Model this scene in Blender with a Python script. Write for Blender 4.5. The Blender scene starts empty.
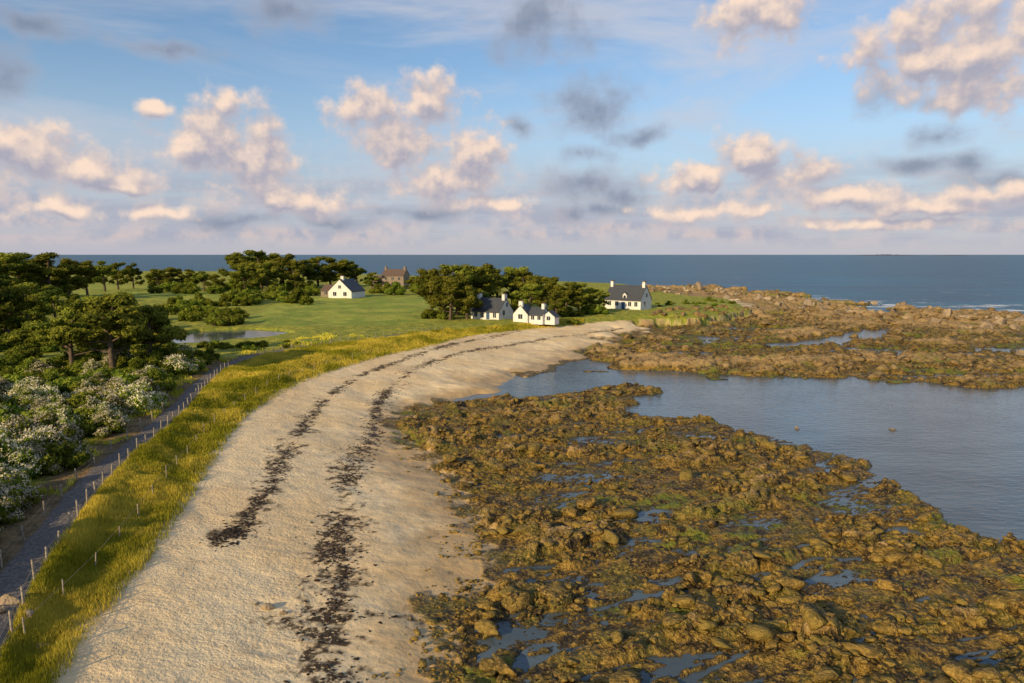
import bpy, math, random, time
import numpy as np
from mathutils import Vector
T0=time.time()
random.seed(7); rng=np.random.default_rng(7)
scene=bpy.context.scene
scene.view_settings.view_transform='Standard'; scene.view_settings.look='None'; scene.view_settings.exposure=0
# ------------------------------------------------------------------ camera
H=18.0; F=692.0; PITCH=math.atan(87.0/F)
cp,sp=math.cos(PITCH),math.sin(PITCH)
cam=bpy.data.cameras.new("camera"); camo=bpy.data.objects.new("camera",cam); scene.collection.objects.link(camo)
camo.location=(0,0,H); camo.rotation_euler=(math.pi/2-PITCH,0,0); cam.sensor_width=36; cam.lens=F/1024*36
cam.clip_start=0.5; cam.clip_end=120000; scene.camera=camo
def ray(u,v):
    dx=(u-512)/F; dy=-(v-341.5)/F
    return dx, cp+dy*sp, -sp+dy*cp
def W(u,v,z):            # survey: bearing -> map position on level z
    a,b,c=ray(u,v); t=(z-H)/c
    return (a*t,b*t)
def azel(u,v):
    a,b,c=ray(u,v)
    return math.degrees(math.atan2(a,b)), math.degrees(math.atan2(c,math.hypot(a,b)))
# ------------------------------------------------------------------ noise
def h2(ix,iy,s):
    n=(ix.astype(np.int64)*374761393+iy.astype(np.int64)*668265263+s*974711)&0xffffffff
    n=((n^(n>>13))*1274126177)&0xffffffff
    n=((n^(n>>16))*2246822519)&0xffffffff
    return ((n>>8)&0xffff)/65535.0
def vn(x,y,s):
    ix=np.floor(x); iy=np.floor(y); fx=x-ix; fy=y-iy
    fx=fx*fx*(3-2*fx); fy=fy*fy*(3-2*fy)
    a=h2(ix,iy,s); b=h2(ix+1,iy,s); c=h2(ix,iy+1,s); d=h2(ix+1,iy+1,s)
    return (a+(b-a)*fx)*(1-fy)+(c+(d-c)*fx)*fy
def fbm(x,y,s,o=4):
    r=0; a=.5; t=0
    for i in range(o):
        r=r+a*vn(x,y,s+i); t+=a; a*=.5
        x,y=(x*.8-y*.6)*2.03,(x*.6+y*.8)*2.03
    return r/t
def sst(a,b,x):
    t=np.clip((x-a)/(b-a),0,1); return t*t*(3-2*t)
def blocks(x,y,s,tilt=1.3,edge=.22):
    ix=np.floor(x); iy=np.floor(y)
    f1=np.full(x.shape,9.0); f2=np.full(x.shape,9.0); val=np.zeros(x.shape)
    for i in (-1,0,1):
        for j in (-1,0,1):
            cx=ix+i; cy=iy+j
            px=cx+h2(cx,cy,s); py=cy+h2(cx,cy,s+1)
            dx=x-px; dy=y-py; d=np.abs(dx)*.6+np.abs(dy)*.6+np.hypot(dx,dy)*.45
            hv=h2(cx,cy,s+2)**1.5+dx*(h2(cx,cy,s+3)-.5)*tilt+dy*(h2(cx,cy,s+4)-.5)*tilt
            m=d<f1
            f2=np.where(m,f1,np.minimum(f2,d)); f1=np.where(m,d,f1); val=np.where(m,hv,val)
    return val*sst(0,edge,f2-f1)
def seg_d(x,y,pts):
    m=np.full(x.shape,1e9)
    for (ax,ay),(bx,by) in zip(pts[:-1],pts[1:]):
        ex,ey=bx-ax,by-ay; L=ex*ex+ey*ey+1e-9
        t=np.clip(((x-ax)*ex+(y-ay)*ey)/L,0,1)
        m=np.minimum(m,(x-ax-t*ex)**2+(y-ay-t*ey)**2)
    return np.sqrt(m)
def inside(x,y,pts):
    pts=list(pts)+[pts[0]]; ins=np.zeros(x.shape,bool)
    for (ax,ay),(bx,by) in zip(pts[:-1],pts[1:]):
        if ay==by: continue
        ins^=((ay>y)!=(by>y))&(x<(bx-ax)*(y-ay)/(by-ay)+ax)
    return ins
def sdp(x,y,pts):
    d=seg_d(x,y,list(pts)+[pts[0]])
    return np.where(inside(x,y,pts),d,-d)
def smooth(pts,n=3):
    for _ in range(n):
        q=[pts[0]]
        for a,b in zip(pts[:-1],pts[1:]):
            q.append((a[0]*.75+b[0]*.25,a[1]*.75+b[1]*.25)); q.append((a[0]*.25+b[0]*.75,a[1]*.25+b[1]*.75))
        q.append(pts[-1]); pts=q
    return pts
# ------------------------------------------------------------------ map of the place
dune_edge=smooth([W(u,v,2.2) for u,v in [(-40,790),(28,668),(88,600),(148,530),(200,455),(220,428),(255,400),(308,374),(370,357),(430,345),(458,336),(520,329),(600,322),(650,319)]],1)
LAND=dune_edge+[W(700,319,2),W(752,311,2),W(735,302,2),W(690,298,2),(60,355),(0,435),(-210,625),(-1480,685),(-1480,-60),(-15,-60)]
rock_edge=smooth([W(u,v,.4) for u,v in [(440,800),(445,683),(470,640),(452,610),(487,580),(472,530),(467,490),(432,460),(395,428),(425,403),(500,382),(565,363),(605,345),(660,324)]],1)
BEACH=rock_edge+[W(720,322,.4),W(792,309,.4),W(765,298,.4),W(700,292,.4),(70,375),(8,455),(-200,645),(-1500,700),(-1500,-70),(0,-70)]
R1=[W(u,v,.2) for u,v in [(440,800),(445,683),(470,640),(452,610),(487,580),(472,530),(467,490),(432,460),(395,425),(430,403),(520,398),(560,392),(640,384),(655,392),(610,408),(680,413),(760,430),(830,452),(870,478),(920,503),(950,526),(1024,540),(1300,565),(1500,800)]]
R2=[W(u,v,.5) for u,v in [(655,322),(610,342),(585,356),(615,364),(700,370),(800,374),(900,377),(985,385),(1024,383),(1200,386),(1200,318),(1024,315),(960,311),(900,314),(850,309),(800,300),(755,292),(700,287),(640,288),(660,300),(740,303),(755,312)]]
CHAN=[W(u,v,0) for u,v in [(780,347),(815,337),(870,331),(905,329),(880,337),(850,341),(820,348)]]
POND=[W(u,v,2.8) for u,v in [(170,337),(200,331),(250,329),(282,330.5),(290,334),(264,338),(230,340),(205,343),(180,344)]]
FIELD=[W(u,v,3) for u,v in [(240,324),(270,306),(300,297),(360,296),(438,298),(447,321),(380,327),(300,328)]]
FIELD2=[W(u,v,3) for u,v in [(20,290),(70,284),(160,287),(235,291),(240,301),(190,303),(90,296)]]
path=smooth([W(u,v,3.2) for u,v in [(-70,720),(0,598),(28,560),(55,525),(100,470),(150,432),(183,403),(200,383),(222,366),(262,353),(320,344.5),(380,337),(440,329)]],2)
STRIP=path+[p for p in dune_edge if p[1]<W(458,330,2.2)[1]][::-1]
wrackA=smooth([W(u,v,1.6) for u,v in [(520,333),(455,345),(400,362),(345,383),(308,415),(286,450),(275,485),(250,515),(222,540)]],1)
wrackB=smooth([W(u,v,.9) for u,v in [(620,330),(520,345),(440,362),(402,380),(372,408),(378,432),(352,455),(350,500),(332,545),(344,585),(322,620),(356,660),(330,700),(360,760)]],1)
wrackC=[W(u,v,1.0) for u,v in [(330,600),(380,612),(450,606)]]
def zones(x,y):
    d={}
    wx=(fbm(x/6,y/6,11,4)-.5); wy=(fbm(x/6,y/6,23,4)-.5)
    r=np.clip(np.hypot(x,y)/60,.6,2.5)
    X=x+wx*6*r; Y=y+wy*6*r
    d['L']=sdp(x+wx*2.6,y+wy*2.6,LAND); d['B']=sdp(X,Y,BEACH)
    d['R1']=sdp(X,Y,R1); d['R2']=sdp(X,Y,R2); d['CH']=sdp(X,Y,CHAN); d['PD']=sdp(x+wx,y+wy,POND)
    d['PA']=seg_d(x,y,path)
    return d
def reefxy(x,y):
    c,s=math.cos(.35),math.sin(.35); return x*c+y*s,-x*s+y*c
def height(x,y,d=None):
    if d is None: d=zones(x,y)
    L,B=d['L'],d['B']
    low=fbm(x/14,y/14,31,3)-.5; mid=fbm(x/3,y/3,37,4)-.5
    t=np.clip(B,0,None)/(np.clip(B,0,None)+np.clip(-L,0,None)+1e-6)
    rip=fbm(x/1.1+y*.2,y/.55,41,3)-.5
    hb=np.where(B>0,.22+1.98*t**.85,.22+np.clip(B,-9,0)*.16)+low*.3+mid*.2+rip*.07
    hl=2.2+1.0*sst(0,4.5,L)+low*.5*sst(3,10,L)+mid*.5*sst(0,2,L)
    hl=hl-(hl-3.15)*sst(2.5,.6,d['PA'])*sst(0,3,L)
    h=np.where(L>0,hl,hb)
    xr,yr=reefxy(x,y)
    k1=sst(-2.2,1.2,d['R1'])
    patch=sst(.40,.60,fbm(xr/6,yr/2.6,51,3))
    wx2=(fbm(x/1.1,y/1.1,57,3)-.5)*1.1
    a=blocks(xr/2.6+wx2*.3,yr/1.25+wx2*.25,61,1.1,.12); b=blocks(xr/1.0+3+wx2*.35,yr/.6,71,1.3,.15); cc=blocks(xr/.40,yr/.30,81)
    chn=sst(.04,.0,np.abs(fbm(xr/9,yr/2.6,97,4)-.5))
    base=.06+1.0*(fbm(xr/5,yr/2.0,91,5)-.5)
    base=np.where(base<.05,.05+(base-.05)*.45,base)          # gravelly flats between the ledges
    r1=base+a*.58*patch+b*.28*(.35+.65*patch)+cc*.13-chn*.26-.035
    r1=-1+(r1+1)*k1
    k2=sst(-4,3,d['R2'])
    a2=blocks(x/8,y/3.6,161); b2=blocks(x/2.8,y/1.7,171); c3=blocks(x/1.2,y/.8,181)
    far=sst(150,230,y)
    r2=.05+2.2*(fbm(x/22,y/6,191,5)-.5)+a2*(.6+.8*far)+b2*(.55+.4*far)+c3*.3+mid*.25
    r2=-1+(r2+1)*k2
    kk=sst(-20,-2,d['R2'])*sst(-45,-4,d['R1'])       # low skerries in the shallows between the reefs
    sh=np.minimum((fbm(x/6,y/2.0,211,4)-.60)*5,.35)-(1-kk)*2
    ks=sst(-45,-6,d['R2'])*(y>190)                     # outer skerries
    sk=(fbm(x/9,y/8,221,4)-.63)*14-(1-ks)*6
    sk=np.maximum(sh,np.minimum(sk,1.6))
    h=np.where(L>0,h,np.maximum(np.maximum(h,np.where(k1>0,r1,-9)),np.where(k2>0,r2,-9)))
    h=np.where((L<-3)&(sk>-.3),np.maximum(h,sk+b2*.35*(sk>-.1)),h)
    h=np.where(d['CH']>-2,np.minimum(h,h*(1-sst(-2,0,d['CH']))-.3*sst(-2,0,d['CH'])),h)
    h=np.where(d['PD']>-1.5,h+(2.2-h)*sst(-1.2,.6,d['PD']),h)
    return h
def masks(x,y,z,d):
    n1=fbm(x/1.2,y/1.2,301,4); n2=fbm(x/.35,y/.35,311,3); n3=fbm(x/5,y/5,321,4)
    land=sst(-.4,.5,d['L']+(n1-.5)*3.6)
    rock=np.maximum(sst(-1.0,.3,d['R1']+(n1-.5)*5),sst(-2,.5,d['R2']+(n1-.5)*4))
    rock=np.maximum(rock,((d['B']<-6)|(d['R2']>-16)&(d['B']<0))*1.0)*(1-land)
    dA=seg_d(x,y,wrackA); dB=seg_d(x,y,wrackB); dC=seg_d(x,y,wrackC)
    near=W(235,535,1.6); blob=np.hypot((x-near[0])/1.2,(y-near[1])/1.9)
    brk=sst(.34,.50,fbm(x/3.2,y/3.2,331,3))
    dW=np.minimum(np.minimum(dA/(.4+.9*n3),dB/(.6+2.2*sst(75,30,y)*n3)),dC/.7)
    wr=sst(1.0,.0,dW+(n2-.5)*3.0+(n1-.5)*2.8+(1-brk)*.7)
    wr=np.maximum(wr,.8*sst(3.5,0,d['B'])*sst(.5,.6,n1)*sst(60,45,y)) 
    wr=np.maximum(wr,sst(1.1,.7,blob+(n1-.5)*1.8)*.95)*(1-land)*(1-rock)*sst(0,1,d['B'])
    pa=sst(.95,.7,d['PA']+(n1-.5)*.4)
    fi=sst(-1,1,sdp(x,y,FIELD)); f2=sst(-1,1,sdp(x,y,FIELD2))
    ins=inside(x,y,STRIP)
    dirt=sst(3.8,2.6,d['PA']+(n3-.5)*3)*(~ins)*sst(125,95,y)*(d['L']>2)
    alg=sst(.57,.70,fbm(x/6+40,y/4,401,4))*rock
    return land,rock,wr,pa,fi,f2,dirt,alg
# ------------------------------------------------------------------ mesh helpers
def mesh_np(name,v,f,mats,smoothf=False,cols=None,mi=None):
    me=bpy.data.meshes.new(name); v=np.asarray(v,np.float32); f=np.asarray(f,np.int32)
    n,k=f.shape
    me.vertices.add(len(v)); me.vertices.foreach_set("co",v.ravel())
    me.loops.add(n*k); me.loops.foreach_set("vertex_index",f.ravel())
    me.polygons.add(n); me.polygons.foreach_set("loop_start",np.arange(0,n*k,k,dtype=np.int32)); me.polygons.foreach_set("loop_total",np.full(n,k,np.int32))
    if smoothf: me.polygons.foreach_set("use_smooth",np.ones(n,bool))
    for m in mats: me.materials.append(m)
    if mi is not None: me.polygons.foreach_set("material_index",np.asarray(mi,np.int32))
    me.update(calc_edges=True)
    for kx,c in (cols or {}).items():
        at=me.color_attributes.new(kx,'FLOAT_COLOR','POINT'); at.data.foreach_set("color",np.asarray(c,np.float32).ravel())
    return me
def obj(name,me,loc=(0,0,0),rot=(0,0,0),sc=(1,1,1),parent=None):
    o=bpy.data.objects.new(name,me); scene.collection.objects.link(o); o.location=loc; o.rotation_euler=rot; o.scale=sc
    if parent: o.parent=parent
    return o
class NT:
    def __init__(s,tree): s.t=tree; s.n=tree.nodes; s.l=tree.links
    def put(s,sock,v):
        if isinstance(v,bpy.types.NodeSocket): s.l.new(v,sock)
        elif v is not None:
            if sock.type=='RGBA' and len(v)==3: v=(*v,1)
            sock.default_value=v
    def math(s,op,a,b=None,c=None,clamp=False):
        n=s.n.new('ShaderNodeMath'); n.operation=op; n.use_clamp=clamp
        for i,v in enumerate((a,b,c)):
            if v is not None: s.put(n.inputs[i],v)
        return n.outputs[0]
    def vm(s,op,a,b=None,c=None,out=0):
        n=s.n.new('ShaderNodeVectorMath'); n.operation=op
        for i,v in enumerate((a,b,c)):
            if v is not None: s.put(n.inputs[i],v)
        return n.outputs[1] if op in('LENGTH','DISTANCE','DOT_PRODUCT') else n.outputs[0]
    def mix(s,f,a,b,bt='MIX'):
        n=s.n.new('ShaderNodeMix'); n.data_type='RGBA'; n.blend_type=bt
        s.put(n.inputs[0],f); s.put(n.inputs[6],a); s.put(n.inputs[7],b); return n.outputs[2]
    def noise(s,vec,scale,det=4,rough=.55,col=False,dist=0):
        n=s.n.new('ShaderNodeTexNoise'); s.put(n.inputs['Vector'],vec); n.inputs['Scale'].default_value=scale
        n.inputs['Detail'].default_value=det; n.inputs['Roughness'].default_value=rough; n.inputs['Distortion'].default_value=dist
        return n.outputs['Color' if col else 'Fac']
    def mr(s,v,a,b,c=0,d=1,sm=True):
        n=s.n.new('ShaderNodeMapRange'); n.interpolation_type='SMOOTHSTEP' if sm else 'LINEAR'
        s.put(n.inputs[0],v)
        for i,q in enumerate((a,b,c,d)): n.inputs[i+1].default_value=q
        return n.outputs[0]
    def attr(s,name):
        n=s.n.new('ShaderNodeAttribute'); n.attribute_name=name; return n
    def sep(s,c,col=True):
        n=s.n.new('ShaderNodeSeparateColor' if col else 'ShaderNodeSeparateXYZ'); s.put(n.inputs[0],c); return n.outputs
    def pos(s): return s.n.new('ShaderNodeNewGeometry').outputs['Position']
    def bump(s,h,st,dist):
        n=s.n.new('ShaderNodeBump'); s.put(n.inputs['Height'],h); s.put(n.inputs['Strength'],st); n.inputs['Distance'].default_value=dist; return n.outputs[0]
def mat(name):
    m=bpy.data.materials.new(name); m.use_nodes=True; t=NT(m.node_tree)
    b=m.node_tree.nodes['Principled BSDF']; b.inputs['Specular IOR Level'].default_value=.3
    return m,t,b
def simple(name,c,c2=None,rough=.8,scale=2,bump=0):
    m,t,b=mat(name); n=t.noise(t.pos(),scale,4,.6)
    t.put(b.inputs['Base Color'],t.mix(t.mr(n,.35,.65),c,c2 or tuple(k*.75 for k in c))); b.inputs['Roughness'].default_value=rough
    if bump: t.put(b.inputs['Normal'],t.bump(n,.6,bump))
    return m
# ------------------------------------------------------------------ materials
def ground_mat():
    m,t,b=mat("ground"); P=t.pos(); z=t.sep(P,False)[2]
    a=t.attr('m1'); s1=t.sep(a.outputs['Color']); wr=a.outputs['Alpha']; a2=t.attr('m2'); s2=t.sep(a2.outputs['Color']); alg=a2.outputs['Alpha']
    land,rock=s1[0],s1[1]; pa,fi,dirt=s2[0],s2[1],s2[2]
    nA=t.noise(P,.12,2); nB=t.noise(P,1.1,4,.62); nC=t.noise(P,5,3,.65); nD=t.noise(P,.4,3,.6)
    sand=t.mix(t.mr(nA,.35,.65),(.76,.56,.31),(.84,.66,.40))
    sand=t.mix(t.mr(nB,.48,.72,0,.45),sand,(.56,.38,.19))
    sand=t.mix(t.mr(nC,.58,.72,0,.3),sand,(.38,.27,.15))
    wetf=t.mr(t.math('ADD',z,t.math('MULTIPLY',nD,1.0)),1.45,.8)
    sand=t.mix(t.math('MULTIPLY',wetf,.85),sand,(.46,.30,.125))
    sand=t.mix(t.math('MULTIPLY',wr,t.mr(nC,.33,.47)),sand,(.06,.038,.02))
    r=t.mix(t.mr(nB,.40,.58),(.030,.019,.006),(.26,.155,.024))
    r=t.mix(t.mr(nD,.48,.62,0,.7),r,(.13,.115,.016))
    r=t.mix(t.mr(nC,.5,.66,0,.7),r,(.46,.29,.06))
    r=t.mix(t.mr(nC,.46,.34,0,.75),r,(.025,.016,.006))
    r=t.mix(t.mr(t.math('ADD',z,t.math('MULTIPLY',nB,1.3)),1.1,1.8,0,.85),r,(.42,.28,.13))
    r=t.mix(t.math('MULTIPLY',alg,t.mr(nB,.42,.56,0,.75)),r,(.12,.17,.014))
    r=t.mix(t.mr(z,.11,-.03,0,.9),r,(.045,.032,.015))
    g=t.mix(t.mr(nB,.35,.65),(.19,.22,.02),(.48,.43,.055))
    g=t.mix(t.mr(nD,.4,.65,0,.7),g,(.21,.26,.028))
    gf=t.mix(t.mr(nA,.4,.6),(.22,.30,.03),(.38,.41,.055))
    gf=t.mix(t.mr(nD,.45,.62,0,.5),gf,(.33,.31,.06))
    g=t.mix(fi,g,gf)
    g=t.mix(t.math('MULTIPLY',dirt,.92),g,t.mix(t.mr(nB,.4,.6),(.14,.085,.04),(.27,.165,.085)))
    g=t.mix(pa,g,t.mix(t.mr(nC,.4,.6),(.15,.13,.12),(.23,.20,.18)))
    c=t.mix(rock,sand,r); c=t.mix(land,c,g)
    t.put(b.inputs['Base Color'],c)
    t.put(b.inputs['Roughness'],t.math('SUBTRACT',.9,t.math('MULTIPLY',t.math('MULTIPLY',wetf,t.math('SUBTRACT',1,land)),.40)))
    hs=t.math('ADD',t.math('MULTIPLY',t.math('MULTIPLY',nC,t.mr(z,.8,1.3,.25,1)),.09),t.math('MULTIPLY',nB,.12))
    hgt=t.math('ADD',hs,t.math('MULTIPLY',t.math('MAXIMUM',rock,land),t.math('ADD',t.math('MULTIPLY',nC,.22),t.math('MULTIPLY',nB,.16))))
    t.put(b.inputs['Normal'],t.bump(hgt,.95,1.0))
    return m
GROUND=ground_mat()
def water_mat(name,base,sc=1.0,far=True):
    m,t,b=mat(name); P=t.pos(); xyz=t.sep(P,False)
    Ps=t.vm('MULTIPLY',P,(.5,1.0,1))
    n1=t.noise(Ps,1.5,3,.6); n2=t.noise(Ps,.2,4,.62)
    open_=t.mr(t.math('ADD',xyz[1],t.math('MULTIPLY',t.math('MINIMUM',xyz[0],120),.35)),180,250) if far else 0.0
    h=t.math('ADD',t.math('MULTIPLY',n1,.14),t.math('MULTIPLY',n2,t.math('MULTIPLY',open_,1.5)))
    t.put(b.inputs['Normal'],t.bump(h,t.math('ADD',.5,t.math('MULTIPLY',open_,.4)),1.0*sc))
    shal=t.mix(t.mr(n2,.4,.6),base,tuple(k*.7 for k in base))
    if far:
        n3=t.noise(t.vm('MULTIPLY',P,(.006,.03,1)),1,4,.6); n4=t.noise(t.vm('MULTIPLY',P,(.05,.16,1)),1,5,.7)
        deep=t.mix(t.mr(n3,.38,.62),(.004,.10,.165),(.006,.06,.11))
        c=t.mix(open_,shal,deep)
        A=W(800,301,0); B_=W(1060,312,0); ln=math.hypot(B_[0]-A[0],B_[1]-A[1]); nx,ny=-(B_[1]-A[1])/ln,(B_[0]-A[0])/ln
        dd=t.math('ABSOLUTE',t.math('SUBTRACT',t.vm('DOT_PRODUCT',P,(nx,ny,0)),A[0]*nx+A[1]*ny))
        s_=t.math('MULTIPLY',t.mr(dd,55,5),t.mr(xyz[0],80,110))
        c=t.mix(t.math('MULTIPLY',t.mr(t.math('ADD',n4,t.math('MULTIPLY',s_,.14)),.655,.70),open_),c,(.75,.75,.72))
    else: c=shal
    t.put(b.inputs['Base Color'],c)
    t.put(b.inputs['Roughness'],t.math('ADD',.07,t.math('MULTIPLY',open_,.3))); b.inputs['IOR'].default_value=1.33; b.inputs['Specular IOR Level'].default_value=.5
    return m
def leaf_mat(name,c1,c2,tr=.3):
    m=bpy.data.materials.new(name); m.use_nodes=True; t=NT(m.node_tree); t.n.remove(t.n['Principled BSDF'])
    a=t.attr('tint'); s=t.sep(a.outputs['Color']); oi=t.n.new('ShaderNodeObjectInfo')
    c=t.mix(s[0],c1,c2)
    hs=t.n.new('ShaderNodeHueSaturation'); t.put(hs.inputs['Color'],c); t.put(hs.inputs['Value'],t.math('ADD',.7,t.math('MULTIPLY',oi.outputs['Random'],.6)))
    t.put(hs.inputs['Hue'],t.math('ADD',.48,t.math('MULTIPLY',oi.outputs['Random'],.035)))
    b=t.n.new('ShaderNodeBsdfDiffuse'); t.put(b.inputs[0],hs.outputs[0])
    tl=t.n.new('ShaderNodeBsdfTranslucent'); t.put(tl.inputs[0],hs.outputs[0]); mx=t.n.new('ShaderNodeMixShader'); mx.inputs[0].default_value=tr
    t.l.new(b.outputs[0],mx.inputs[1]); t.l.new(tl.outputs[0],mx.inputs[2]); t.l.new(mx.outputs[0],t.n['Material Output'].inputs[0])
    return m
BARK=simple("bark",(.14,.10,.065),(.08,.055,.04),.9,3)
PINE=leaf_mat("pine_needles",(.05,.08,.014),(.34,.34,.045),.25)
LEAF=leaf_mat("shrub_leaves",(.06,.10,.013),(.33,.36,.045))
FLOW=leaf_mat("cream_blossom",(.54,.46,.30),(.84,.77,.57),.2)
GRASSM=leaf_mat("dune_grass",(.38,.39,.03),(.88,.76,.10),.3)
def rock_mat(name,cols,sc=1.0):
    m,t,b=mat(name); P=t.pos(); z=t.sep(P,False)[2]; a=t.sep(t.attr('tint').outputs['Color'])
    n=t.noise(P,1.5*sc,5,.65); n2=t.noise(P,6*sc,3,.6)
    c=t.mix(t.mr(n,.38,.6),cols[0],cols[1]); c=t.mix(t.mr(n2,.5,.68,0,.7),c,cols[2]); c=t.mix(t.math('MULTIPLY',a[0],.75),c,cols[3])
    c=t.mix(t.mr(z,.25,.02,0,.7),c,(.035,.025,.014))
    t.put(b.inputs['Base Color'],c); b.inputs['Roughness'].default_value=.75
    t.put(b.inputs['Normal'],t.bump(t.math('ADD',n,t.math('MULTIPLY',n2,.4)),.9,.25)); return m
REEF=rock_mat("weedy_rock",[(.04,.024,.008),(.28,.17,.035),(.46,.30,.08),(.22,.16,.03)])
HEAD=rock_mat("lichen_rock",[(.05,.033,.015),(.27,.17,.06),(.34,.23,.10),(.20,.14,.06)],.5)
GRAN=rock_mat("granite_boulder",[(.12,.085,.05),(.35,.25,.14),(.26,.19,.12),(.42,.33,.22)],.5)
WEED=simple("dry_seaweed",(.05,.03,.015),(.022,.015,.009),.9,6)
# ------------------------------------------------------------------ terrain
r=np.linspace(-1,1,1100); ext=np.array([1.06,1.15,1.3,1.6,2.2,3.5,7,20,80])
r=np.concatenate([-ext[::-1],r,ext])
Yg=np.exp(np.linspace(math.log(22),math.log(720),1200)); Yg=np.concatenate([[-60,-20,0,10,16,19.5],Yg,[900,1500,4000,12000,40000]])
RR,YY=np.meshgrid(r,Yg); XX=RR*(np.maximum(YY,18)+12)
x=XX.ravel(); y=(YY-15).ravel()
d=zones(x,y); z=height(x,y,d)
land,rock,wr,pa,fi,f2,dirt,alg=masks(x,y,z,d)
nr,nc=RR.shape; idx=np.arange(nr*nc).reshape(nr,nc)
faces=np.stack([idx[:-1,:-1],idx[:-1,1:],idx[1:,1:],idx[1:,:-1]],-1).reshape(-1,4)
m1=np.stack([land,rock,np.zeros_like(z),wr],1); m2=np.stack([pa,np.maximum(fi,f2*.8),dirt,alg],1)
me=mesh_np("ground",np.stack([x,y,z],1),faces,[GROUND],True,{'m1':m1,'m2':m2})
obj("ground",me)
del XX,YY,RR
print("terrain",time.time()-T0)
def hz(xs,ys):
    xs=np.atleast_1d(np.asarray(xs,float)); ys=np.atleast_1d(np.asarray(ys,float)); return height(xs,ys)
S=60000
me=mesh_np("sea",[(-S,-300,0),(S,-300,0),(S,S,0),(-S,S,0)],[(0,1,2,3)],[water_mat("sea_water",(.10,.135,.155))]); obj("sea",me)
px=np.array(POND); c=px.mean(0); pv=[(c[0]+(p[0]-c[0])*1.12,c[1]+(p[1]-c[1])*1.15,2.7) for p in POND]
bm=bpy.data.meshes.new("pond"); bm.from_pydata(pv,[],[list(range(len(pv)))]); bm.materials.append(water_mat("pond_water",(.07,.10,.115),.3,False)); obj("pond",bm)
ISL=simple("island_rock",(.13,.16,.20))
def island(name,u0,u1,dist,hgt):
    a0=(u0-512)/F*dist; a1=(u1-512)/F*dist; n=40; v=[];f=[]
    for i in range(n+1):
        t=i/n; xx=a0+(a1-a0)*t; hh=hgt*math.sin(math.pi*t)**.5*(.6+.4*random.random())+.1
        v+=[(xx,dist,-1),(xx,dist+300,hh),(xx,dist+700,-1)]
    for i in range(n):
        for k in (0,1): f.append((i*3+k,(i+1)*3+k,(i+1)*3+k+1,i*3+k+1))
    obj(name,mesh_np(name,v,f,[ISL]))
island("island",868,925,9000,22); island("island",560,620,11000,10); island("island",955,975,9000,12)
# ------------------------------------------------------------------ rocks
def ico(sub):
    import bmesh
    b=bmesh.new(); bmesh.ops.create_icosphere(b,subdivisions=sub,radius=1)
    v=np.array([q.co[:] for q in b.verts]); f=np.array([[q.index for q in g.verts] for g in b.faces]); b.free(); return v,f
def rock_variants(sub,n,cut):
    v0,f0=ico(sub); out=[]
    for i in range(n):
        v=v0.copy()
        for k in range(10):
            nn=rng.normal(size=3); nn/=np.linalg.norm(nn); dd=rng.uniform(cut,.85)
            ex=np.maximum(0,v@nn-dd); v=v-ex[:,None]*nn
        v/=np.abs(v).max(); v+=rng.normal(size=v.shape)*.025; out.append(v)
    return out,f0
def scatter(name,xs,ys,sizes,matl,sub=1,flat=(.45,.8),sink=.25,zs=None,cut=.3):
    vs,f0=rock_variants(sub,16,cut); n=len(xs)
    zz=hz(xs,ys) if zs is None else zs
    V=[];Fc=[];T=[]; k=0; nv=len(vs[0])
    for i in range(n):
        v=vs[rng.integers(16)]; a=rng.uniform(0,6.28); ca,sa=math.cos(a),math.sin(a)
        s=sizes[i]*np.array([1,rng.uniform(.5,.95),rng.uniform(*flat)]); q=v*s
        q=np.stack([q[:,0]*ca-q[:,1]*sa,q[:,0]*sa+q[:,1]*ca,q[:,2]],1)+[xs[i],ys[i],zz[i]+s[2]*(1-2*sink)*.5]
        V.append(q); Fc.append(f0+k); k+=nv; T.append(np.full(nv,rng.random()))
    V=np.concatenate(V); T=np.concatenate(T); c=np.stack([T,T,T,np.ones_like(T)],1)
    obj(name,mesh_np(name,V,np.concatenate(Fc),[matl],False,{'tint':c}))
def sample(n,x0,x1,y0,y1,test):
    X=[];Y=[];tot=0
    while tot<n:
        yy=np.exp(rng.uniform(math.log(y0),math.log(y1),n*2)); rr=rng.uniform(x0,x1,n*2); xx=rr*(yy+8)
        ok=test(xx,yy); X.append(xx[ok]);Y.append(yy[ok]); tot+=ok.sum()
        if ok.sum()==0: break
    return np.concatenate(X)[:n],np.concatenate(Y)[:n]
def inR1(x,y):
    xr,yr=reefxy(x,y)
    return (sdp(x,y,R1)>.5)&(fbm(xr/6,yr/2.6,51,3)+rng.normal(size=x.shape)*.06>.50)
xs,ys=sample(4200,-.3,1.0,20,100,inR1)
scatter("shore_rocks",xs,ys,np.clip(rng.lognormal(-1.4,.62,len(xs)),.1,1.0),REEF,2,(.3,.6),.36)
def fringe(x,y):
    b=sdp(x,y,BEACH); return (b>-.5)&(b<3.2*rng.random(x.shape)**1.5)&(y<75)&(fbm(x/2.5,y/2.5,571,3)>.47)
xs,ys=sample(700,-.6,.2,20,75,fringe)
scatter("shore_pebbles",xs,ys,np.clip(rng.lognormal(-2.2,.5,len(xs)),.05,.4),REEF,1,(.35,.7),.36)
inR2=lambda x,y:(sdp(x,y,R2)>0)&(fbm(x/16,y/6,551,3)>.50)
xs,ys=sample(1700,0,1.0,85,420,inR2)
scatter("headland_rocks",xs,ys,np.clip(rng.lognormal(-.5,.55,len(xs))*(.7+.6*(ys>170)),.2,2.0),HEAD,2,(.35,.75),.32)
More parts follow.
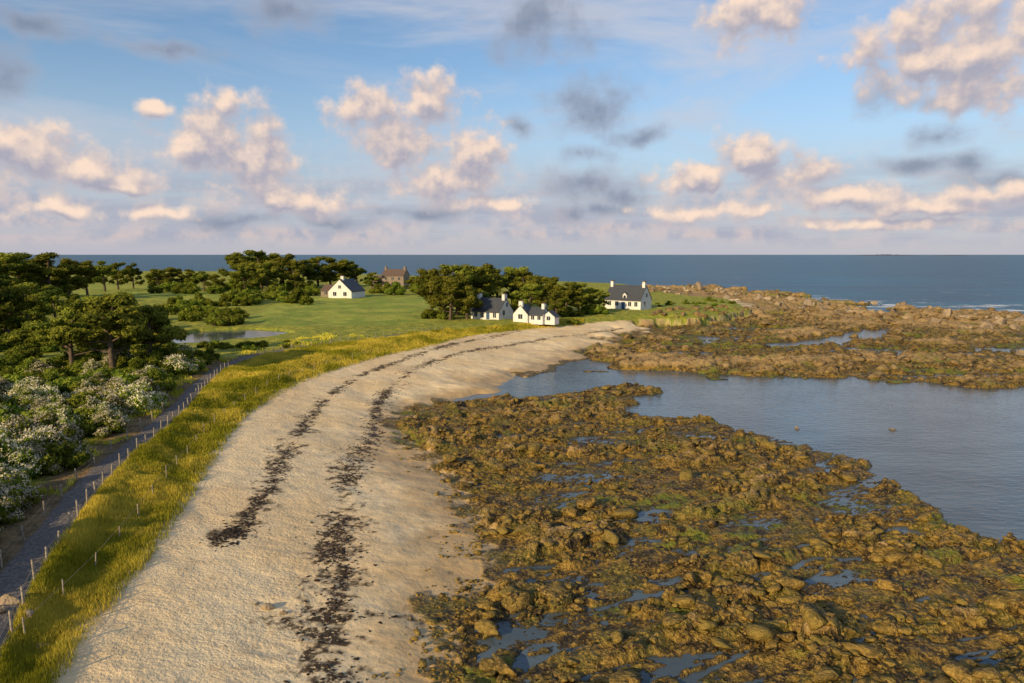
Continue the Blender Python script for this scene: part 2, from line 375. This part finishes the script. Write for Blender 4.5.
big=[(805,306,2.6),(790,303,2.0),(822,308,1.8),(700,292,3.0),(716,293,2.6),(684,291,2.4),(735,297,2.2),(668,293,1.8),(982,329,2.6),(1000,326,2.0),(965,330,1.7),(1016,330,2.1),(935,326,1.6),(902,308,2.0),(893,309,1.2),(873,303,1.5),(930,312,1.2),(600,318,.9),(760,303,1.6),(850,316,1.6),(1020,352,1.2),(905,322,2)]
for i in range(90):
    u=rng.uniform(650,1030); v=np.interp(u,[650,700,760,800,860,960,1024],[291,290,295,303,311,314,317])+rng.uniform(0,10); big.append((u,v,rng.uniform(.7,2.0)))
bx=[W(u,v,.6) for u,v,s in big]
scatter("granite_boulders",np.array([b[0] for b in bx]),np.array([b[1] for b in bx]),np.array([b[2] for b in big]),GRAN,3,(.6,.9),.2,zs=np.maximum(.2,hz([b[0] for b in bx],[b[1] for b in bx])))
sm=[(15,648,.45),(32,655,.35),(5,660,.4),(46,676,.3),(268,616,.35),(282,619,.25),(258,612,.2),(893,427,.5),(797,426,.4)]
bx=[W(u,v,1 if u<300 else .3) for u,v,s in sm]
scatter("beach_stones",np.array([b[0] for b in bx]),np.array([b[1] for b in bx]),np.array([b[2] for b in sm]),GRAN,3,(.6,.8),.3,zs=np.maximum(-.1,hz([b[0] for b in bx],[b[1] for b in bx])))
def alongp(pts,n,spread):
    P=np.array(pts); L=np.hypot(*(P[1:]-P[:-1]).T); cum=np.concatenate([[0],np.cumsum(L)])
    w=rng.random(n)*cum[-1]; i=np.clip(np.searchsorted(cum,w)-1,0,len(L)-1); t=((w-cum[i])/L[i])[:,None]
    q=P[i]*(1-t)+P[i+1]*t
    X=q[:,0]+rng.normal(size=n)*spread; Y=q[:,1]+rng.normal(size=n)*spread
    ok=fbm(X/3.2,Y/3.2,331,3)+rng.normal(size=n)*.07>.43
    return X[ok],Y[ok]
xa,ya=alongp(wrackA,1500,.36); xb,yb=alongp(wrackB,6000,.75); xc,yc=alongp(wrackC,400,.4)
n0=W(235,535,1.6); xd=n0[0]+rng.normal(size=420)*.55; yd=n0[1]+rng.normal(size=420)*.95
xs=np.concatenate([xa,xb,xc,xd]); ys=np.concatenate([ya,yb,yc,yd])
scatter("seaweed_wrack",xs,ys,rng.uniform(.025,.15,len(xs))*rng.uniform(.5,1.4,len(xs)),WEED,1,(.15,.35),.2)
print("rocks",time.time()-T0)
# ------------------------------------------------------------------ dune grass
def blades(name,test,n,x0,x1,y0,y1,hh,w,matl):
    xs,ys=sample(n,x0,x1,y0,y1,test); n=len(xs); zz=hz(xs,ys)
    cl=fbm(xs/1.6,ys/1.6,701,3); cl2=fbm(xs/4,ys/4,711,3)
    h=rng.uniform(.6,1.2,n)*hh*(.0+2.0*cl); a=rng.uniform(0,6.28,n); sc=np.clip(np.hypot(xs,ys)/45,.7,3)
    ww=w*sc*rng.uniform(.6,1.3,n); lean=h*rng.uniform(.1,.7,n); la=rng.normal(2.6,.9,n)
    p0=np.stack([xs-np.cos(a)*ww,ys-np.sin(a)*ww,zz-.03],1); p1=np.stack([xs+np.cos(a)*ww,ys+np.sin(a)*ww,zz-.03],1)
    p2=np.stack([xs+np.cos(la)*lean,ys+np.sin(la)*lean,zz+h],1)
    V=np.stack([p0,p1,p2],1).reshape(-1,3); f=np.arange(3*n).reshape(-1,3)
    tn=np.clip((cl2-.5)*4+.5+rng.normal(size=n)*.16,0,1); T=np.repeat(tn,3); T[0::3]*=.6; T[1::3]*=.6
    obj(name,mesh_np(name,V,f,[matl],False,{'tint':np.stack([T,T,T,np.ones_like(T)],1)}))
def tstrip(x,y):
    L=sdp(x,y,LAND)
    return (inside(x,y,STRIP)|((L>-1.5*rng.random(x.shape)**2)&(L<3)))&(seg_d(x,y,path)>.85+.3*rng.random(x.shape))&(y<175)
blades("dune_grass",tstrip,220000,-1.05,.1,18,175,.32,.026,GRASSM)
def bankg(x,y): return (~inside(x,y,STRIP))&(sdp(x,y,LAND)>2)&(seg_d(x,y,path)>1.0)&(seg_d(x,y,path)<11)&(fbm(x/2,y/2,801,3)>.58)
blades("rough_grass",bankg,30000,-1.1,-.2,18,130,.34,.03,GRASSM)
print("grass",time.time()-T0)
# ------------------------------------------------------------------ trees and shrubs
def tube(pts,rad,seg=7):
    V=[];Fc=[]
    for i,(p,r_) in enumerate(zip(pts,rad)):
        dv=(np.array(pts[min(i+1,len(pts)-1)])-np.array(pts[max(i-1,0)])); dv=dv/(np.linalg.norm(dv)+1e-9)
        u=np.cross(dv,[.3,.9,.1]); u/=np.linalg.norm(u); w=np.cross(dv,u)
        for k in range(seg):
            a=6.283*k/seg; V.append(np.array(p)+r_*(math.cos(a)*u+math.sin(a)*w))
    for i in range(len(pts)-1):
        for k in range(seg): Fc.append((i*seg+k,i*seg+(k+1)%seg,(i+1)*seg+(k+1)%seg,(i+1)*seg+k))
    return np.array(V),np.array(Fc)
def leafset(centers,radii,n,size,flat=.6,elong=1.0):
    vol=np.array([r_**2 for r_ in radii]); pick=rng.choice(len(centers),n,p=vol/vol.sum())
    dirs=rng.normal(size=(n,3)); dirs/=np.linalg.norm(dirs,axis=1)[:,None]
    R=np.array(radii)[pick]; lump=.8+.35*np.sin(dirs[:,0]*5+pick)*np.cos(dirs[:,2]*6+pick*2)
    rad=rng.random(n)**.35*R*lump
    c=np.array(centers)[pick]+dirs*rad[:,None]*[1,1,flat]
    nn=dirs+rng.normal(size=(n,3))*.55; nn/=np.linalg.norm(nn,axis=1)[:,None]
    a=np.cross(nn,rng.normal(size=(n,3))); a/=np.linalg.norm(a,axis=1)[:,None]+1e-9; b_=np.cross(nn,a)
    s=size*rng.uniform(.5,1.2,n)[:,None]
    V=np.stack([c-a*s*elong,c+b_*s*.5,c+a*s*elong,c-b_*s*.5],1).reshape(-1,3)
    ct=rng.random(len(centers))[pick]
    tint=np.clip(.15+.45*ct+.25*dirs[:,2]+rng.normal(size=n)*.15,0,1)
    return V,np.arange(4*n).reshape(-1,4),np.repeat(tint,4),c,dirs
def assemble(name,parts,mats,tint):
    V=[];Fc=[];MI=[];T=[];k=0
    for (v,f,mi,t) in parts:
        V.append(v);Fc.append(f+k);MI.append(np.full(len(f),mi));T.append(t if t is not None else np.full(len(v),.5));k+=len(v)
    T=np.concatenate(T)
    return mesh_np(name,np.concatenate(V),np.concatenate(Fc),mats,False,{'tint':np.stack([T,T,T,np.ones_like(T)],1)},np.concatenate(MI))
def pine(seed,n=15000,wide=1.0,low=.35):
    st=random.Random(seed); parts=[]
    lx,ly=st.uniform(-.9,.9),st.uniform(-.5,.5)
    tp=[(lx*t*t+.15*math.sin(5*t+seed),ly*t*t,-.5+9.0*t) for t in np.linspace(0,1,9)]
    parts.append((*tube(tp,[.34*(1-.8*i/8)+.03 for i in range(9)],9),0,None))
    C=[];R=[]
    for i in range(13):
        t=st.uniform(low,.95) if i>3 else low+.1*i
        p=np.array(tp[int(t*8)]); a=i*2.4+st.uniform(-.5,.5); L=wide*st.uniform(2.2,3.9)*(1.15-.75*max(0,t-.45)/.55)
        e=p+np.array([math.cos(a)*L,math.sin(a)*L,L*st.uniform(.1,.55)]); m_=(p+e)/2+np.array([0,0,st.uniform(-.3,.2)])
        parts.append((*tube([p,m_,e],[.13,.09,.03],5),0,None))
        for q in (e,m_+[0,0,.5],e+[st.uniform(-1,1),st.uniform(-1,1),.6]):
            C.append(q); R.append(st.uniform(.75,1.45))
    for i in range(4):
        C.append(np.array(tp[-1])+[st.uniform(-1.2,1.2),st.uniform(-1.2,1.2),st.uniform(-.2,.8)]); R.append(st.uniform(.9,1.4))
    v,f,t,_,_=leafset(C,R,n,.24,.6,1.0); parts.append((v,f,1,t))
    return assemble("pine_tree",parts,[BARK,PINE],None)
def shrub(seed,n=6500,flower=0,size=.13,tall=1.0):
    st=random.Random(seed); C=[];R=[];parts=[]
    for i in range(5):
        a=st.uniform(0,6.28); e=(math.cos(a)*st.uniform(.5,1.1),math.sin(a)*st.uniform(.5,1.1),st.uniform(.8,1.5)*tall)
        parts.append((*tube([(0,0,-.2),(e[0]*.4,e[1]*.4,e[2]*.6),e],[.07,.05,.02],5),0,None))
    for i in range(16):
        a=st.uniform(0,6.28); q=st.uniform(0,1.35); C.append(np.array([math.cos(a)*q,math.sin(a)*q,st.uniform(.2,1.75-.75*q)*tall])); R.append(st.uniform(.35,.75))
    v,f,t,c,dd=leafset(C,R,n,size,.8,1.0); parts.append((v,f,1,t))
    if flower:
        v,f,t,c,dd=leafset([q+[0,0,.1] for q in C],[r_*1.12 for r_ in R],flower*3,.07,.8,.8)
        cl=fbm(c[:,0]*4+seed,c[:,1]*4+c[:,2]*3,5,2); ok=(dd[:,2]>-.3)&(cl>.49); okv=np.repeat(ok,4); v=v[okv]; t=t[okv]; f=np.arange(len(v)).reshape(-1,4); parts.append((v,f,2,t))
    return assemble("shrub",parts,[BARK,LEAF,FLOW],None)
PINES=[pine(i) for i in range(5)]+[pine(20+i,15000,1.25,.45) for i in range(2)]
BUSH=[shrub(i) for i in range(4)]; FB=[shrub(40+i,6500,3200,.11,1.0) for i in range(4)]
def ztop(u,vt,dx,dy):
    a,b,c=ray(u,vt); t=dy/b; return H+c*t
def ptree(u,vb,vt,wide=1.0,k=None,z0=3.0,name="pine_tree"):
    x_,y_=W(u,vb,z0); zz=float(hz(x_,y_)[0]); h=max(3,ztop(u,vt,x_,y_)-zz); s=h/9.8
    obj(name,PINES[rng.integers(7) if k is None else k],(x_,y_,zz),(0,0,rng.uniform(0,6.28)),(s*wide,s*wide,s))
T=[(112,381,292,1.15,5),(150,374,304,1.1,6),(72,378,305,1.1,5),(35,372,318,1.2,1),(128,362,292,1.0,2),(95,352,295,1,0),
(8,345,275,1.1,1),(-25,352,270,1.2,2),(30,330,281,1.2,3),(55,322,285,1,4),(-60,345,268,1.2,3),
(8,303,252,1.1,0),(28,300,250,1.2,1),(50,302,252,1.2,2),(70,300,257,1,3),(-10,306,248,1.2,4),(-35,310,248,1.2,1),(88,297,260,1,0),(105,292,259,1,1),(118,290,262,1,2),(134,289,263,.9,4),
(158,291,268,1.3,3),(172,290,267,1.5,0),(190,290,269,1.4,2),(204,291,270,1.3,1),(216,292,274,1.2,0),
(238,290,252,1.0,0),(250,289,248,1.2,1),(262,290,250,1.2,2),(276,289,252,1.2,3),(290,290,254,1.2,4),(303,289,258,1.2,1),(318,288,256,1.2,2),(331,288,256,1.2,3),(345,287,259,1.2,0),(357,287,263,1.2,1),(268,296,262,1.1,4),(296,295,265,1.1,2),(245,297,264,1,3),
(372,290,272,1.2,2),(412,292,276,1.2,1),(424,293,277,1.2,2),(402,284,274,1.2,3),(384,284,275,1.2,1),
(432,314,268,1.0,0),(445,317,266,1.15,1),(458,316,264,1.2,2),(472,313,263,1.2,3),(486,310,264,1.2,4),(498,310,266,1.2,1),(512,309,266,1.1,0),(526,310,270,1.1,2),(540,313,274,1.1,3),(552,316,277,1.1,4),(566,316,280,1.1,1),(578,315,283,1.1,2),(590,314,287,1.1,0),(450,321,275,1,3),(467,320,277,1,4),(530,316,283,1.2,0),(556,319,290,1.1,2),(600,312,289,1,3)]
for u,vb,vt,w_,k in T: ptree(u,vb,vt,w_,k)
def pbush(u,v,s,mesh,name,z0=3.0,zs=1.0,mind=2.0):
    x_,y_=W(u,v,z0)
    if seg_d(np.array([x_]),np.array([y_]),path)[0]<mind: return
    zz=float(hz(x_,y_)[0]); obj(name,mesh,(x_,y_,zz-.1),(0,0,rng.uniform(0,6.28)),(s,s,s*zs*rng.uniform(.8,1.15)))
nfb=0
for i in range(600):   # blossoming thicket on the landward side of the path
    y_=rng.uniform(20,96); pxx=np.interp(y_,[p[1] for p in path],[p[0] for p in path])
    x_=pxx-3.4-rng.random()**1.3*17; s=rng.uniform(.85,1.6)
    if seg_d(np.array([x_]),np.array([y_]),path)[0]<2.0+s*.85: continue
    nfb+=1
    if nfb>210: break
    fl=rng.random()<(.85 if y_<72 else .3)
    zz=float(hz(x_,y_)[0]); obj("blossoming_shrub" if fl else "shrub",FB[rng.integers(4)] if fl else BUSH[rng.integers(4)],(x_,y_,zz-.1),(0,0,rng.uniform(0,6.28)),(s,s,s*rng.uniform(.8,1.15)))
scr=[]
for i in range(90):
    v=rng.uniform(345,400); umax=np.interp(v,[345,365,385,400],[182,178,165,135]); scr.append((rng.uniform(-80,umax),v,rng.uniform(.8,1.5)))
for i in range(120):
    v=rng.uniform(296,345); umax=np.interp(v,[296,310,330,345],[60,110,165,185]); scr.append((rng.uniform(-120,umax),v,rng.uniform(1.2,2.3)))
for i in range(26): scr.append((rng.uniform(170,245),rng.uniform(305,328),rng.uniform(1.0,1.9)))
for i in range(26): scr.append((rng.uniform(230,335),rng.uniform(296,306),rng.uniform(1.3,2.4)))
for i in range(40): scr.append((rng.uniform(150,440),rng.uniform(288,296),rng.uniform(1.6,2.6)))
for i in range(36): scr.append((rng.uniform(425,600),rng.uniform(312,321),rng.uniform(.9,1.6)))
for i in range(16): scr.append((rng.uniform(650,740),rng.uniform(300,308),rng.uniform(.4,.9)))
for i in range(18): scr.append((rng.uniform(195,300),rng.uniform(343,350),rng.uniform(.4,.8)))
for u,v,s in scr:
    if 318<u<372 and v>290: continue
    if 466<u<560 and v>314: continue
    pbush(u,v,s,BUSH[rng.integers(4)],"shrub")
# ------------------------------------------------------------------ fences
WOOD=simple("weathered_wood",(.38,.32,.24),(.22,.18,.14),.85,8)
def offset(pts,o):
    P=np.array(pts); d_=np.gradient(P,axis=0); n_=np.stack([d_[:,1],-d_[:,0]],1); n_/=np.linalg.norm(n_,axis=1)[:,None]+1e-9
    return P+n_*o
def fence(pts,step,hh,rad,ymax,wires=(.35,.75)):
    P=np.array(pts); L=np.hypot(*(P[1:]-P[:-1]).T); cum=np.concatenate([[0],np.cumsum(L)])
    w=np.arange(0,cum[-1],step); q=np.stack([np.interp(w,cum,P[:,0]),np.interp(w,cum,P[:,1])],1); q=q[q[:,1]<ymax]; zz=hz(q[:,0],q[:,1])
    parts=[];tops=[]
    for (a,b),z_ in zip(q,zz):
        j=rng.normal(size=2)*.05; h_=hh*rng.uniform(.85,1.15)
        v,f=tube([(a,b,z_-.3),(a+j[0],b+j[1],z_+h_*.97),(a+j[0],b+j[1],z_+h_)],[rad,rad*.9,rad*.5],6); parts.append((v,f,0,None)); tops.append((a+j[0],b+j[1],z_))
    for k in wires:
        v,f=tube([(t_[0],t_[1],t_[2]+hh*k) for t_ in tops],[.009]*len(tops),4); parts.append((v,f,0,None))
    obj("wooden_fence",assemble("wooden_fence",parts,[WOOD],None))
fence(offset(path,.95),2.0,1.0,.055,150)
fence(offset(path,-.95)[6:],3.4,.9,.045,70)
fence(offset(dune_edge,-.9)[1:],3.4,.9,.035,110,(.8,))
# ------------------------------------------------------------------ houses
WHITE=simple("white_render",(.74,.72,.68),(.64,.62,.58),.85,1.5); SLATE=simple("slate_roof",(.075,.08,.09),(.045,.05,.058),.55,4); STONE=simple("granite_masonry",(.30,.24,.18),(.18,.14,.11),.9,3)
GLASS=simple("window_glass",(.03,.04,.05),(.02,.03,.04),.1); FRAME=simple("painted_frame",(.70,.70,.68)); DOOR=simple("blue_door",(.05,.10,.2)); CLAY=simple("brown_tiles",(.15,.10,.075),(.10,.07,.055),.8,4)
def box(x0,x1,y0,y1,z0,z1):
    v=[(x0,y0,z0),(x1,y0,z0),(x1,y1,z0),(x0,y1,z0),(x0,y0,z1),(x1,y0,z1),(x1,y1,z1),(x0,y1,z1)]
    return v,[(0,3,2,1),(4,5,6,7),(0,1,5,4),(1,2,6,5),(2,3,7,6),(3,0,4,7)]
def house(name,loc,rotz,wings,sc=1.0):
    e=obj(name,None,loc,(0,0,rotz),(sc,sc,sc))
    def pm(nm,v,f,m): 
        me=bpy.data.meshes.new(nm); me.from_pydata([tuple(map(float,q)) for q in v],[],f); me.materials.append(m); me.update(); return obj(nm,me,parent=e)
    for wi,w in enumerate(wings):
        ox,oy,L,D,hw,hr=w['g']; ax=w.get('ax','x'); wm=w.get('w',WHITE); rm=w.get('r',SLATE)
        def tr(vs): 
            return [(ox+(-q[1] if ax=='y' else q[0]),oy+(q[0] if ax=='y' else q[1]),q[2]) for q in vs]
        l,d_=L/2,D/2
        v=[(-l,-d_,-.5),(l,-d_,-.5),(l,d_,-.5),(-l,d_,-.5),(-l,-d_,hw),(l,-d_,hw),(l,d_,hw),(-l,d_,hw),(-l,0,hw+hr),(l,0,hw+hr)]
        pm("walls",tr(v),[(0,1,5,4),(2,3,7,6),(1,2,6,9,5),(3,0,4,8,7)],wm)
        o=.25; th=.16; k=hr/d_
        for s in (-1,1):
            y1=s*(d_+o); z1=hw-o*k+.03; zr=hw+hr+.03
            v=[(-l-.12,y1,z1),(l+.12,y1,z1),(l+.12,0,zr),(-l-.12,0,zr),(-l-.12,y1,z1+th),(l+.12,y1,z1+th),(l+.12,0,zr+th),(-l-.12,0,zr+th)]
            pm("roof",tr(v),[(0,3,2,1),(4,5,6,7),(0,1,5,4),(1,2,6,5),(3,0,4,7)],rm)
        for c_ in w.get('ch',[]):
            v,f=box(c_-.4,c_+.4,-.55,.55,hw+hr-.9,hw+hr+1.1); pm("chimney",tr(v),f,wm); v,f=box(c_-.46,c_+.46,-.61,.61,hw+hr+1.1,hw+hr+1.25); pm("chimney_cap",tr(v),f,STONE)
            for q in(-.25,.25):
                v,f=tube([(c_,q,hw+hr+1.25),(c_,q,hw+hr+1.55)],[.12,.1],6); pm("chimney_pot",tr(v),[tuple(map(int,g)) for g in f],CLAY)
        for (side,a,zb,ww,hh,kind) in w.get('op',[]):
            def place(i0,i1,z0,z1,dep):
                if side=='f': return box(i0,i1,-d_-dep,-d_+.05,z0,z1)
                if side=='b': return box(i0,i1,d_-.05,d_+dep,z0,z1)
                if side=='r': return box(l-.05,l+dep,i0,i1,z0,z1)
                return box(-l-dep,-l+.05,i0,i1,z0,z1)
            v,f=place(a-ww/2-.09,a+ww/2+.09,zb-.09,zb+hh+.09,.03); pm("frame",tr(v),f,FRAME if wm is WHITE else STONE)
            v,f=place(a-ww/2,a+ww/2,zb,zb+hh,.045); pm(kind,tr(v),f,GLASS if kind=="window" else DOOR)
            if kind=="window":
                v,f=place(a-.035,a+.035,zb,zb+hh,.065); pm("glazing_bar",tr(v),f,FRAME)
        for a in w.get('dorm',[]):
            zb=hw+.2; v=[(a-.6,-d_+.25,zb),(a+.6,-d_+.25,zb),(a+.6,-d_+.25,zb+1.1),(a-.6,-d_+.25,zb+1.1),(a,-d_+.25,zb+1.65),(a-.6,-d_+2.2,zb+1.1),(a+.6,-d_+2.2,zb+1.1),(a,-d_+2.6,zb+1.65),(a-.6,-d_+.8,zb),(a+.6,-d_+.8,zb)]
            pm("dormer",tr(v),[(0,1,2,4,3),(1,9,6,2),(8,0,3,5)],WHITE)
            v=[(q[0]+(a-q[0])*-.12,q[1]-.08,q[2]+.04) for q in v]; pm("dormer_roof",tr(v),[(3,4,7,5),(4,2,6,7)],rm)
            v,f=box(a-.35,a+.35,-d_+.2,-d_+.3,zb+.15,zb+.95); pm("window",tr(v),f,GLASS)
    return e
def hl(u,v,z0=3.0):
    x_,y_=W(u,v,z0); return (x_,y_,float(hz(x_,y_)[0]))
W1=lambda a,z=1.0,w=.9,h=1.2:('f',a,z,w,h,"window")
p=hl(628,309)
house("white_house",p,math.radians(-38),[dict(g=(0,0,11,6.4,2.7,3.7),ch=[-4.9,4.9],dorm=[.5],op=[W1(-4),W1(-1.8),('f',.2,0,1,2.1,'door'),W1(2.2),W1(4.1),('r',-1,1,.9,1.2,'window'),('r',.2,3.4,.8,1,'window')])])
p=hl(492,319)
house("white_cottage",p,math.radians(-35),[dict(g=(0,0,8.5,6,1.9,3.0),ch=[-3.8,3.8],op=[W1(-2.7,.5),W1(-.8,0.5),('f',1,0,1,1.8,'door'),W1(3,.5),('r',-1,1,.9,1.2,'window'),('r',.4,3,.7,.9,'window')])],.95)
p=hl(524,322)
house("white_cottage",p,math.radians(-28),[dict(g=(0,0,4.2,4.2,2.0,2.2),ax='y',ch=[-1.6],op=[('l',0,.8,1.2,1.2,'window')]),
 dict(g=(4.0,.6,4.0,4,1.9,1.7),ch=[1.4],op=[W1(-.8,.7),W1(1,.7)]),dict(g=(7.2,1.0,2.8,3.4,1.5,1.3),ax='y',op=[('l',0,.6,1,1,'window')])],.86)
p=hl(347,298)
house("white_house",p,math.radians(-18),[dict(g=(0,0,9,9,2.4,4.0),ax='y',ch=[-2.5],op=[('l',-2,.9,1.3,1.3,'window'),('l',2,.9,1.3,1.3,'window'),('l',0,3.4,1,1.1,'window')]),
 dict(g=(-7.6,3,6,5.5,2.3,1.8),r=CLAY,w=STONE,op=[W1(-1),W1(1.3)])])
p=hl(396,289,3.2)
house("stone_house",(p[0],p[1],4.0),math.radians(-15),[dict(g=(0,0,10,6.5,5.0,2.6),w=STONE,r=CLAY,ch=[-4.4,4.4],op=[W1(-3,1),W1(0,1),W1(3,1),W1(-3,3.2),W1(0,3.2),W1(3,3.2),('r',0,3.2,1,1.3,'window')]),dict(g=(-7.5,0,5,5.5,2.8,2),w=STONE,r=CLAY,op=[W1(0)])])
# ------------------------------------------------------------------ sun + sky
SUN_EL=math.radians(20); sx,sy=-.62,-.785
sd=Vector((sx*math.cos(SUN_EL),sy*math.cos(SUN_EL),math.sin(SUN_EL)))
sl=bpy.data.lights.new("sun",'SUN'); sl.energy=5; sl.angle=math.radians(.5); sl.color=(1,.76,.42)
so=bpy.data.objects.new("sun",sl); scene.collection.objects.link(so); so.rotation_euler=sd.to_track_quat('Z','Y').to_euler(); so.location=(-60,-60,60)
w=bpy.data.worlds.new("World"); scene.world=w; w.use_nodes=True; t=NT(w.node_tree); bg=w.node_tree.nodes['Background']
w.cycles.sampling_method='MANUAL'; w.cycles.sample_map_resolution=256
sky=t.n.new('ShaderNodeTexSky'); sky.sky_type='NISHITA'; sky.sun_disc=False; sky.sun_elevation=SUN_EL; sky.sun_rotation=math.atan2(sx,sy)
sky.air_density=1.0; sky.dust_density=.4; sky.ozone_density=1.5
tc=t.n.new('ShaderNodeTexCoord').outputs['Generated']; g=t.sep(tc,False)
az=t.math('MULTIPLY',t.math('ARCTAN2',g[0],g[1]),57.2958); el=t.math('MULTIPLY',t.math('ARCSINE',g[2]),57.2958)
cx=t.n.new('ShaderNodeCombineXYZ'); t.put(cx.inputs[0],az); t.put(cx.inputs[1],el); P=cx.outputs[0]
lit=[(30,162,66,28),(80,174,58,20),(15,145,28,18),(118,186,42,9),(215,125,40,34),(255,160,52,36),(192,150,32,26),(232,102,28,15),(155,106,18,9),(160,211,42,8),(290,200,54,18),
(365,103,42,22),(430,98,40,28),(402,140,50,34),(475,158,42,36),(445,184,56,22),(495,205,50,9),(750,160,46,26),(698,180,44,19),(795,178,58,21),(850,195,58,15),(755,14,56,26),(925,60,62,30),(985,45,78,50),(915,28,46,24),(700,212,74,10),(950,205,84,11),(60,212,54,8),(880,225,94,7),(1010,190,56,13)]
dark=[(592,102,44,30),(638,135,30,13),(8,75,28,22),(283,8,44,24),(25,22,38,12),(588,154,24,11),(522,129,16,12),(940,134,26,12),(970,160,24,10),(915,162,38,10),(585,188,56,20),(625,195,26,20),(540,25,54,32),(600,212,64,11),(330,215,54,11),(230,218,70,10),(170,45,42,9),(880,80,20,26),(960,92,60,12),(420,212,60,9),(1000,175,50,9)]
wn=t.vm('SUBTRACT',t.noise(P,.20,2,.5,True),(.5,.5,.5))
PW=t.vm('ADD',P,t.vm('MULTIPLY',wn,(3.6,2.4,0)))
def blobd(PP,blobs,s=1.0):
    acc=None
    for (u,v,ru,rv) in blobs:
        a,e=azel(u,v); k=57.3/F*s; rx=ru*k; ry=rv*k
        q=t.vm('MULTIPLY_ADD',PP,(1/rx,1/ry,0),(-a/rx,-e/ry,0)); l_=t.vm('LENGTH',q)
        acc=l_ if acc is None else t.math('SMOOTH_MIN',acc,l_,.35)
    return acc
OFF=(-.3,.85,0)
B0=blobd(PW,lit,1.06); B1=blobd(t.vm('ADD',PW,OFF),lit,1.06)
f0=t.noise(P,.45,7,.57); f1=t.noise(t.vm('ADD',P,OFF),.45,3,.5)
D0=t.math('ADD',t.math('SUBTRACT',1.0,B0),t.math('MULTIPLY',t.math('SUBTRACT',f0,.5),2.2))
aL=t.mr(D0,-.10,.60)
rel=t.math('ADD',t.math('SUBTRACT',B1,B0),t.math('MULTIPLY',t.math('SUBTRACT',f0,f1),2.6))
sh=t.mr(rel,-.55,.95)
DD=t.math('ADD',t.math('SUBTRACT',1.0,blobd(t.vm('ADD',P,t.vm('MULTIPLY',wn,(-4,3,0))),dark)),t.math('MULTIPLY',t.math('SUBTRACT',f0,.5),1.9)); aD=t.mr(DD,-.35,.95,0,.88)
def kc(c): return tuple(q/1.22 for q in c)
base=t.mix(1.0,sky.outputs[0],(.92,1.05,1.16),'MULTIPLY')
Pc=t.vm('ADD',t.vm('MULTIPLY',P,(.035,.16,0)),(3.1,1.7,0)); ci=t.noise(Pc,1.0,5,.62,dist=.8); aC=t.math('MULTIPLY',t.mr(ci,.40,.72),.7)
base=t.mix(aC,base,kc((6.4,6.3,6.8)))
n_l=t.noise(t.vm('MULTIPLY',P,(.06,.5,0)),1,4,.6)
hz_=t.math('MULTIPLY',t.mr(el,16,.5),.88)
base=t.mix(hz_,base,t.mix(t.mr(el,7,0),kc((4.6,5.2,6.2)),kc((4.9,4.8,5.6))))
aS=t.math('MULTIPLY',t.math('MULTIPLY',t.mr(el,.2,1.6),t.mr(el,9,3)),t.mr(n_l,.36,.60,0,.85))
base=t.mix(aS,base,t.mix(t.mr(f0,.4,.6),kc((4.0,4.2,5.2)),kc((6.6,5.5,5.4))))
base=t.mix(aD,base,t.mix(t.mr(DD,0,1.3),kc((3.8,4.1,5.0)),kc((2.2,2.7,3.7))))
lc=t.mix(sh,kc((4.0,4.0,4.9)),kc((9.8,7.6,6.1))); lc=t.mix(t.mr(D0,.7,.05,0,.5),lc,kc((7.2,6.2,5.9)))
base=t.mix(aL,base,lc)
t.put(bg.inputs['Color'],base); bg.inputs['Strength'].default_value=.122
print("done", len(bpy.data.objects),time.time()-T0)
